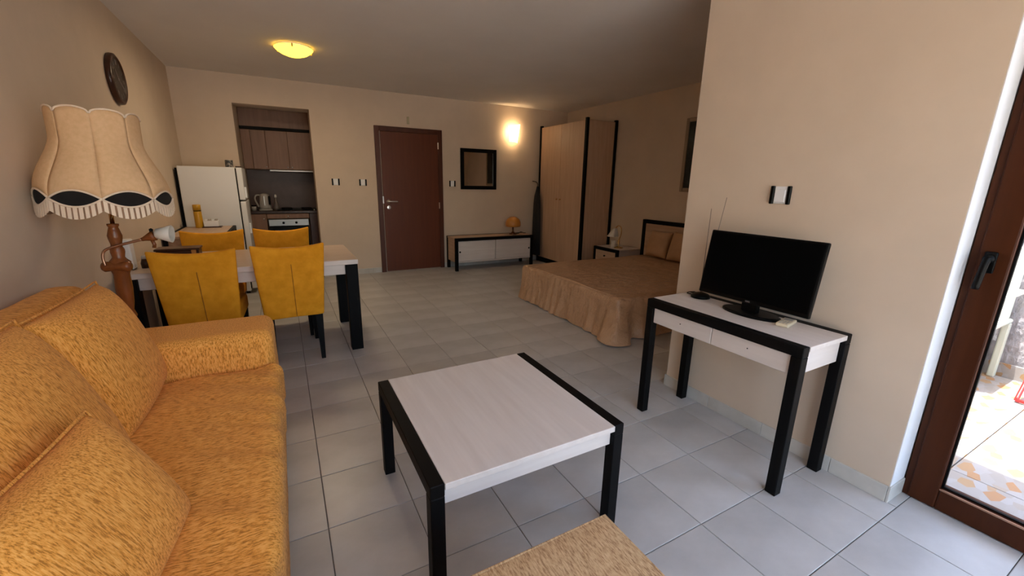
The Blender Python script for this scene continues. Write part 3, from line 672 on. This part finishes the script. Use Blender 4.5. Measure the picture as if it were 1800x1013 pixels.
def chair_proto():
    t = thing('dining_chair', (0, 0, 0), 'x x x x', 'chair', 'yellow dining chairs')
    # origin: floor below the outer back, chair faces +Y; back slab leans back
    V, F = [], []; nu, nv = 14, 12
    def P(u, v, s):
        w = .192+.034*v
        z = .345+v*.512+.030*(u*u)*v*v
        y = .055-.075*v-.022*(1-u*u)*0 + .018*(1-u*u) + s*.033*(1-.55*abs(u)**6)*(1-.4*max(0, v-.9)*10*.5)
        return (u*w, y, z)
    for s in (-1, 1):
        for i in range(nu+1):
            for j in range(nv+1): V.append(P(-1+2*i/nu, j/nv, s))
    K = nv+1; O = (nu+1)*K
    for i in range(nu):
        for j in range(nv):
            F.append((i*K+j, (i+1)*K+j, (i+1)*K+j+1, i*K+j+1)); F.append((O+i*K+j, O+i*K+j+1, O+(i+1)*K+j+1, O+(i+1)*K+j))
        F.append((i*K, O+i*K, O+(i+1)*K, (i+1)*K)); F.append((i*K+nv, (i+1)*K+nv, O+(i+1)*K+nv, O+i*K+nv))
    for j in range(nv):
        F.append((j, j+1, O+j+1, O+j)); F.append((nu*K+j, O+nu*K+j, O+nu*K+j+1, nu*K+j+1))
    mb = MB().geo(V, F); bmesh.ops.recalc_face_normals(mb.bm, faces=mb.bm.faces)
    ed = [e for e in mb.bm.edges if len(e.link_faces) == 2 and e.calc_face_angle(0) > .9]
    bmesh.ops.bevel(mb.bm, geom=ed, offset=.010, segments=2, affect='EDGES', profile=.5)
    br = autosmooth(mb.build('backrest', YELLOW, t, True, shift=False), 55)
    sp = [Vector(P(.02+.035*(1-v), v, -1))+Vector((0, -.001, 0)) for v in [.02+.76*k/10 for k in range(11)]]
    MB().tube(sp, [.0024+.0008*(k % 2) for k in range(11)], 6).build('seam', plain('seam_thread', (.34, .12, .005), .9), br, True, shift=False)
    MB().box(-.19, .19, .085, .53, .345, .47, .03, 3).build('seat', YELLOW, t, True, shift=False)
    for x in (-.158, .158):
        for y, dy in ((.07, -.035), (.49, .01)):
            V = []
            for z, h, yy in ((.345, .024, y), (0, .014, y+dy)): V += [(x-h, yy-h, z), (x+h, yy-h, z), (x+h, yy+h, z), (x-h, yy+h, z)]
            MB().geo(V, [(0, 1, 5, 4), (1, 2, 6, 5), (2, 3, 7, 6), (3, 0, 4, 7), (0, 3, 2, 1), (4, 5, 6, 7)]).build('leg', BLACK, t, shift=False)
    return t
cp = chair_proto()
for i, (x, y, rz, lb) in enumerate(((-.025, 1.715, .03, 'yellow dining chair seen from behind at the right front of table'),
        (-.545, 1.665, -.04, 'yellow dining chair seen from behind directly behind the sofa arm'),
        (-.06, 2.82, PI-.02, 'yellow dining chair on the far side of table before the kitchen'),
        (-.575, 2.80, PI+.02, 'yellow dining chair on the far side of table before the chest'))):
    o = cp if i == 0 else copy_tree(cp)
    o.location = (x, y, 0); o.rotation_euler = (0, 0, rz); o['label'] = lb

wb_ = thing('white_box', (-.935, 2.0, TZ), 'upright white plastic box on the dining table by the left wall', 'box')
box('case', -.985, -.905, 1.95, 2.03, TZ+.004, .925, WHITEP, wb_, bev=.008, seg=2); box('foot', -.98, -.91, 1.955, 2.025, TZ, TZ+.005, BLACK, wb_, bev=.001)
bx_ = thing('wooden_box', (-.735, 2.40, TZ), 'dark brown carved wooden box on dining table behind yellow chair', 'box')
box('body', -.87, -.615, 2.33, 2.47, TZ, .788, DARKBOX, bx_, bev=.004); box('lid', -.878, -.607, 2.322, 2.478, .789, .805, DARKBOX, bx_, bev=.004)
box('clasp', -.66, -.63, 2.324, 2.332, .755, .80, BRASS, bx_, bev=.001)
sc_ = thing('small_jar', (-.86, 2.02, TZ), 'small dark jar beside the white box on the dining table', 'jar')
MB().lathe([(.001, 0), (.025, 0), (.028, .03), (.02, .06), (.001, .06)], (-.86, 2.02, TZ), 14).build('body', DARKBOX, sc_, True); MB().lathe([(.001, 0), (.021, 0), (.018, .02), (.001, .022)], (-.86, 2.02, TZ+.06), 14).build('lid', GREYP, sc_, True)

# ------------------------------------------------------------------ floor lamp
LX, LY = -.757, 1.190
fl_ = thing('floor_lamp', (LX, LY, 0), 'tall floor lamp with fringed bell shade and turned wooden stand', 'lamp')
NP = 8; PH = .18; ZC = 1.218
def shade_pt(a, t, out=0):
    k = (a/(2*PI/NP)) % 1; c4 = 4*k*(1-k)               # 0 at cusps, 1 mid panel
    # radius flares like a bell, panels a little flat
    q = min(1, max(0, (t-.28)/.68)); r = .158+.080*q*q*(3-2*q)
    fl = math.cos(PI/NP)/math.cos((k-.5)*2*PI/NP); r *= .6+.4*fl
    top = 1.576+.024*math.sqrt(max(0, c4)); bot = ZC+.036*c4
    return (LX+(r+out)*math.cos(a+PH), LY+(r+out)*math.sin(a+PH), top+(bot-top)*t)
def shade_sector(i):
    V, F = [], []; na, nt_ = 10, 16
    for a in range(na+1):
        for t in range(nt_+1): V.append(shade_pt((i+a/na*.9999)*2*PI/NP, t/nt_))
    for a in range(na):
        for t in range(nt_): F.append((a*(nt_+1)+t, (a+1)*(nt_+1)+t, (a+1)*(nt_+1)+t+1, a*(nt_+1)+t+1))
    return V, F
shd = None
for i in range(NP):
    mb = MB().geo(*shade_sector(i)); o = mb.build('shade_panel', SHADE, fl_, True)
    o.modifiers.new('thick', 'SOLIDIFY').thickness = .003
    s0, s1 = i*2*PI/NP, (i+.9999)*2*PI/NP; aa = [s0+(s1-s0)*k_/16 for k_ in range(17)]
    MB().tube([shade_pt(a, 0, .001) for a in aa], .0042, 6).build('braid', CREAM, o, True)
    MB().tube([shade_pt(a, 1, .002) for a in aa], .0042, 6).build('braid', CREAM, o, True)
    # black lens below the arch, lower braid and fringe
    lo = [(Vector(shade_pt(a, 1, 0)), 4*k_/16*(1-k_/16)) for k_, a in enumerate(aa)]
    V, F = [], []
    for p, c4 in lo: V += [p, Vector((p.x, p.y, ZC-.034*c4))]
    for k_ in range(16): F.append((2*k_, 2*k_+2, 2*k_+3, 2*k_+1))
    MB().geo(V, F).build('lens_panel', plain('black_velvet', (.006, .005, .005), .95) if i == 0 else bpy.data.materials['black_velvet'], o)
    MB().tube([(p.x+(p.x-LX)*.012, p.y+(p.y-LY)*.012, ZC-.034*c4) for p, c4 in lo], .0045, 6).build('braid', CREAM, o, True)
    fg = MB(); fd = MB()
    for k_ in range(9):
        for mb, (f0, f1), rr in ((fg, (k_/9+.012, (k_+1)/9-.03), 1.02), (fd, (k_/9, (k_+1)/9), 1.0)):
            V = []
            for fr_ in (f0, f1):
                a = s0+(s1-s0)*fr_; c4 = 4*fr_*(1-fr_); p = shade_pt(a, 1)
                for z, q in ((ZC-.002-.034*c4, rr), (ZC-.050-.037*c4, rr*1.012)): V.append((LX+(p[0]-LX)*q, LY+(p[1]-LY)*q, z))
            mb.geo(V, [(0, 2, 3, 1)])
    o1 = fg.build('fringe', CREAM, o); o1.modifiers.new('thick', 'SOLIDIFY').thickness = .004; tag(o1, kind='stuff')
    o2 = fd.build('fringe_backing', FRDARK, o); tag(o2, kind='stuff')
MB().lathe([(.001, 0), (.115, 0), (.12, .015), (.11, .03), (.07, .045), (.04, .07), (.03, .11), (.001, .11)], (LX, LY, 0), 32).build('base', LWOOD, fl_, True)
MB().lathe([(.001, .10), (.028, .10), (.034, .14), (.026, .18), (.030, .25), (.033, .40), (.030, .55), (.024, .60), (.034, .63), (.024, .66), (.030, .70), (.034, .77), (.032, .845), (.036, .86), (.044, .875), (.044, .905), (.03, .92),
     (.024, .93), (.028, .955), (.0275, .968), (.022, .982), (.0205, .99), (.027, 1.02), (.0285, 1.035), (.022, 1.062), (.018, 1.076), (.0225, 1.084), (.0225, 1.092), (.001, 1.094)], (LX, LY, 0), 28).build('turned_column', LWOOD, fl_, True)
MB().lathe([(.001, -.058), (.018, -.056), (.026, -.045), (.024, -.03), (.020, 0), (.024, .03), (.026, .045), (.018, .056), (.001, .058)], (LX-.004, LY-.03, .888), 18, (1, -.15, 0)).build('cross_piece', LWOOD, fl_, True)
MB().lathe([(.001, 0), (.009, 0), (.009, .38), (.001, .38)], (LX, LY, 1.085), 12).build('brass_tube', BRASS, fl_, True)
MB().lathe([(.001, 0), (.018, 0), (.02, .05), (.001, .05)], (LX, LY, 1.30), 14).build('bulb_holder', BLACK, fl_, True)
for a in (0, PI/2): MB().tube([(LX-.15*math.cos(a), LY-.15*math.sin(a), 1.58), (LX, LY, 1.46), (LX+.15*math.cos(a), LY+.15*math.sin(a), 1.58)], .0025, 6).build('shade_carrier', BRASS, fl_, True)
AY = LY-.062
arm = MB().tube(bezier([(LX-.036, AY, .90), (LX-.040, AY, .94), (LX-.028, AY, .972), (LX+.018, AY, .993), (LX+.115, AY, 1.022)], 8), .0062, 10).build('reading_arm', COPPER, fl_, True)
dirv = Vector((.93, 0, .34)).normalized()
MB().lathe([(.001, 0), (.008, 0), (.011, .012), (.022, .04), (.025, .055), (.001, .056)], (LX+.112, AY, 1.021), 18, dirv).build('lamp_socket', LWOOD, arm, True)
MB().lathe([(.001, 0), (.006, 0), (.009, .015), (.001, .02)], (LX+.152, AY, 1.056), 10, (.1, 0, 1)).build('switch', BLACK, arm, True)
MB().tube([(LX+.15, AY, 1.025), (LX+.158, AY, .995), (LX+.155, AY, .98)], .008, 8).build('swivel', LWOOD, arm, True)
MB().lathe([(.018, 0), (.024, .004), (.043, .066), (.041, .067), (.020, .006)], (LX+.168, AY-.004, 1.050), 24, Vector((1, -.12, -.02))).build('reading_shade', plain('milky_shade', (.62, .60, .54), .4), arm, True)
fl_.location.x -= .032; fl_.rotation_euler.y = math.radians(1.6)

# ------------------------------------------------------------------ coffee table
ct = thing('coffee_table', (.637, -.12, 0), 'low square coffee table with pale top and black side frames', 'table')
CX0, CX1, CY0, CY1, CZ = .262, 1.012, -.497, .250, .453
for x0 in (CX0, CX1-.045):
    for y0 in (CY0, CY1-.045): box('leg', x0, x0+.045, y0, y0+.045, 0, CZ-.045, BLACK, ct, bev=.0025)
    box('frame_rail', x0, x0+.045, CY0, CY1, CZ-.0449, CZ, BLACK, ct, bev=.0025)
box('tabletop', CX0+.0455, CX1-.0455, CY0-.002, CY1+.002, CZ-.023, CZ-.001, PALE, ct, bev=.0015)
for y in (CY0+.018, CY1-.038): box('apron', CX0+.046, CX1-.046, y, y+.02, CZ-.088, CZ-.0235, PALEX, ct)

# ------------------------------------------------------------------ desk, television and the things on it
dk = thing('desk', (1.93, -.295, 0), 'narrow desk with black legs and two pale drawers under the television', 'desk')
DX0, DX1, DY0, DY1, DZ = 1.737, 2.125, -.710, .115, .697
for x0 in (DX0, DX1-.045):
    for y0 in (DY0, DY1-.045): box('leg', x0, x0+.045, y0, y0+.045, 0, DZ-.045, BLACK, dk, bev=.0025)
    box('frame_rail', x0, x0+.045, DY0, DY1, DZ-.0449, DZ, BLACK, dk, bev=.0025)
box('desktop', DX0+.0455, DX1-.0455, DY0-.002, DY1+.002, DZ-.023, DZ-.001, PALE, dk, bev=.0015)
for y in (DY0+.02, DY1-.04): box('side_apron', DX0+.046, DX1-.046, y, y+.02, DZ-.132, DZ-.0235, PALEX, dk)
box('back_apron', DX1-.06, DX1-.046, DY0+.041, DY1-.041, DZ-.132, DZ-.0235, PALE, dk)
for y0, y1 in ((DY0+.046, -.2965), (-.2935, DY1-.046)):
    dd = box('drawer', DX0+.012, DX0+.030, y0, y1, DZ-.132, DZ-.046, PALE, dk, bev=.002)
    knob((DX0+.0135, (y0+y1)/2, DZ-.085), dd, .0028, (-1, 0, 0), BLACK)

tv = thing('television', (1.99, -.32, DZ), 'small black flat television on the desk', 'television')
tvm = Matrix.Translation((1.975, -.325, .925)) @ Matrix.Rotation(math.radians(8.5), 4, 'Y')
def tvp(name, x0, x1, y0, y1, z0, z1, mat, parent=None, bev=.003, seg=1):
    mb = MB().box(x0, x1, y0, y1, z0, z1, bev, seg); bmesh.ops.transform(mb.bm, matrix=tvm, verts=mb.bm.verts); return mb.build(name, mat, parent or tv)
SCR = plain('screen_glass', (.002, .002, .002), .5, 0, .02)
hs = tvp('housing', 0, .022, -.281, .281, -.170, .170, GLOSSB, bev=.006, seg=2)
tvp('screen', -.0015, .003, -.272, .272, -.150, .160, SCR, hs, bev=.001); tvp('rear_bulge', .022, .055, -.18, .18, -.12, .08, GLOSSB, hs, bev=.012, seg=2)
tvp('logo', -.001, .002, -.012, .012, -.164, -.156, plain('grey_print', (.10, .10, .10), .4), hs, bev=0)
nk = MB().box(1.968, 2.0, -.365, -.285, DZ+.012, .80, .006, 2).build('stand_neck', GLOSSB, tv)
V, F = [], []
for z, q in ((0, 1), (.009, 1), (.014, .93)):
    for i in range(32): t = 2*PI*i/32; V.append((1.992+.078*q*math.cos(t), -.325+.145*q*math.sin(t), DZ+z-.0005))
for k_ in range(2):
    for i in range(32): F.append((k_*32+i, k_*32+(i+1) % 32, k_*32+32+(i+1) % 32, k_*32+32+i))
F += [list(range(32))[::-1], [64+i for i in range(32)]]
MB().geo(V, F).build('stand_base', GLOSSB, tv)
an = thing('indoor_antenna', (2.035, .02, DZ), 'black rod antenna on a round base behind the television', 'antenna')
MB().lathe([(.001, 0), (.052, 0), (.052, .012), (.04, .022), (.015, .03), (.001, .03)], (2.035, .00, DZ-.0005), 24).build('base', GLOSSB, an, True)
MB().tube([(2.035, -.004, DZ+.028), (2.052, -.066, DZ+.565)], [.003, .0012], 6).build('rod', plain('dull_steel', (.22, .19, .17), .3, 1), an, True)
MB().tube([(2.035, .004, DZ+.028), (2.09, .045, DZ+.50)], [.003, .0012], 6).build('rod', bpy.data.materials['dull_steel'], an, True)
MB().tube(bezier([(2.035, .045, DZ+.006), (2.03, .085, DZ+.005), (2.06, .10, DZ+.005), (2.10, .09, DZ+.004)], 6), .003, 6).build('cable', BLACK, an, True)
rm = thing('remote_control', (2.03, -.50, DZ), 'flat cream handset lying on the desk by the television', 'remote')
IV = plain('ivory_plastic', (.72, .62, .44), .4)
mb = MB().box(-.027, .027, -.062, .062, 0, .016, .005, 2); rmx = Matrix.Translation((1.99, -.50, DZ-.0005)) @ Matrix.Rotation(math.radians(-78), 4, 'Z')
bmesh.ops.transform(mb.bm, matrix=rmx, verts=mb.bm.verts); rb = mb.build('body', IV, rm)
mb = MB().box(-.018, .018, .012, .05, .0158, .0168); bmesh.ops.transform(mb.bm, matrix=rmx, verts=mb.bm.verts); mb.build('display', GREYP, rb)
for i in range(3):
    for j in range(3):
        mb = MB().box(-.017+.013*i, -.009+.013*i, -.05+.018*j, -.04+.018*j, .0158, .0172, .0005); bmesh.ops.transform(mb.bm, matrix=rmx, verts=mb.bm.verts); mb.build('button', GREYP, rb)

# ------------------------------------------------------------------ sofa
so_ = thing('sofa', (-.55, -.1, 0), 'long orange chenille sofa along the left wall', 'sofa')
SX0, SX1, SY0, SY1 = -.975, -.118, -1.25, 1.055
from mathutils import noise as NZ_
def soft(name, x0, x1, y0, y1, z0, z1, r, mat, parent, seg=4, dens=.05, amp=.004, fr=6, wr=0):
    mb = MB().box(x0, x1, y0, y1, z0, z1, r, seg)
    bm = mb.bm
    for ax in range(3):
        lo, hi = ((x0, x1), (y0, y1), (z0, z1))[ax]; n = int((hi-lo)/dens)
        for k_ in range(1, n):
            co = [0, 0, 0]; co[ax] = lo+(hi-lo)*k_/n; no = [0, 0, 0]; no[ax] = 1
            bmesh.ops.bisect_plane(bm, geom=bm.verts[:]+bm.edges[:]+bm.faces[:], plane_co=co, plane_no=no)
    bm.normal_update()
    for v in bm.verts:
        d_ = amp*NZ_.noise(v.co*fr)
        if wr:
            q = v.co; ed_ = max(0, min(1, (q.x+.65)/.5)); d_ += wr*ed_*NZ_.noise(Vector((q.x*3, q.y*15+q.x*9, q.z*4)))
        v.co += v.normal*d_
    return autosmooth(mb.build(name, mat, parent, True), 60)
soft('base', SX0, SX1-.012, SY0+.02, SY1-.33, .06, .25, .015, SOFAV, so_, seg=2, amp=.002)
soft('seat_cushion', -.80, SX1, SY0+.34, SY1-.345, .235, .44, .045, SOFA, so_, seg=5, dens=.035, amp=.004, fr=5, wr=.020)
soft('armrest', SX0+.02, SX1-.018, SY1-.34, SY1, .05, .602, .055, SOFAV, so_, seg=5, amp=.003)
soft('armrest', SX0+.02, SX1-.018, SY0, SY0+.34, .05, .602, .055, SOFAV, so_, seg=5, amp=.003)
soft('backrest', SX0, -.80, SY0+.05, SY1-.10, .05, .86, .07, SOFA, so_, seg=5, amp=.004)
for x in (SX0+.06, SX1-.08):
    for y in (SY0+.08, SY1-.10): box('foot', x-.025, x+.025, y-.025, y+.025, 0, .06, BLACK, so_)
pillow('back_cushion', .62, .51, .21, (-.672, .495, .645), (0, 1, 0), (-.30, 0, .95), CUSH, 'large orange back cushion nearest the floor lamp on the sofa', 'cushion', 'sofa cushions', seam=.004, seed=1, pinch=.06)
pillow('back_cushion', .72, .54, .21, (-.660, -.165, .650), (0, 1, .0), (-.34, 0, .94), CUSH, 'large orange back cushion in the middle of the sofa', 'cushion', 'sofa cushions', seam=.004, seed=5, pinch=.06)
pillow('throw_pillow', .54, .38, .17, (-.462, -.465, .580), (.128, .99, 0), (-.45, .08, .89), CUSH, 'small orange throw pillow nearest the viewer on the sofa', 'cushion', 'sofa cushions', seam=.004, seed=8, pinch=.12)

# pouf in the foreground
pf = thing('pouf', (.42, -1.03, 0), 'beige woven upholstered pouf in the near foreground', 'pouf')
soft('cushion', .10, .692, -1.30, -.765, .09, .415, .02, POUF, pf, seg=3, dens=.08, amp=.002)
for x in (.15, .64):
    for y in (-1.25, -.82): MB().lathe([(.001, 0), (.016, 0), (.022, .09), (.001, .09)], (x, y, 0), 10).build('foot', BLACK, pf)
MB().tube([(.112, -.777, .412), (.68, -.777, .412), (.68, -1.288, .412), (.112, -1.288, .412), (.112, -.777, .412)], .004, 6).build('piping', POUF, pf, True)

# ------------------------------------------------------------------ terrace chairs
PLC = plain('pale_green_plastic', (.50, .55, .47), .45)
gch = thing('garden_chair', (4.1, -.42, -.02), 'pale plastic garden chair on the terrace behind the door frame', 'chair')
V = [(3.83, -.70), (3.83, -.20), (4.33, -.70), (4.33, -.20)]
for x, y in V:
    b_ = .03 if x < 4 else -.02
    MB().box(x-.022, x+.022, y-.02, y+.02, -.02, .40 if x > 4 else .64, .008, 2).build('leg', PLC, gch)
MB().box(3.81, 4.36, -.72, -.18, .40, .43, .012, 2).build('seat', PLC, gch)
for y in (-.71, -.19): MB().box(3.80, 4.34, y-.03, y+.03, .62, .65, .012, 2).build('armrest', PLC, gch)
for k_ in range(5): MB().box(4.32, 4.345, -.70+.108*k_, -.63+.108*k_, .43, .90, .008, 2).build('back_slat', PLC, gch)
MB().box(4.318, 4.35, -.72, -.18, .88, .95, .012, 2).build('top_rail', PLC, gch)
RED = plain('red_enamel_tube', (.62, .02, .02), .35)
rc = thing('folding_chair', (4.2, -1.25, -.02), 'red tubular folding chair on the terrace', 'chair')
for y in (-.985, -1.40):
    MB().tube(bezier([(4.02, y, .85), (4.10, y, .45), (4.30, y, -.005), (4.38, y, .0)], 8), .011, 8).build('leg', RED, rc, True)
    MB().tube(bezier([(4.40, y-.02 if y < -1.2 else y+.02, .44), (4.20, y-.02 if y < -1.2 else y+.02, .20), (4.02, y-.02 if y < -1.2 else y+.02, -.005)], 8), .011, 8).build('leg', RED, rc, True)
MB().box(4.06, 4.42, -1.40, -.985, .43, .445, .006, 2).build('seat', WHITEP, rc)
MB().tube([(4.02, -.985, .85), (4.02, -1.40, .85)], .011, 8).build('top_tube', RED, rc, True)
MB().tube([(4.02, -.965, -.003), (4.02, -1.42, -.003)], .011, 8).build('floor_tube', RED, rc, True)
MB().box(4.03, 4.045, -1.38, -1.0, .60, .80, .006, 2).build('backrest', WHITEP, rc)
gch.location.x += .17; gch.location.y -= .02
rc.location.y += .03; rc.location.x += .04
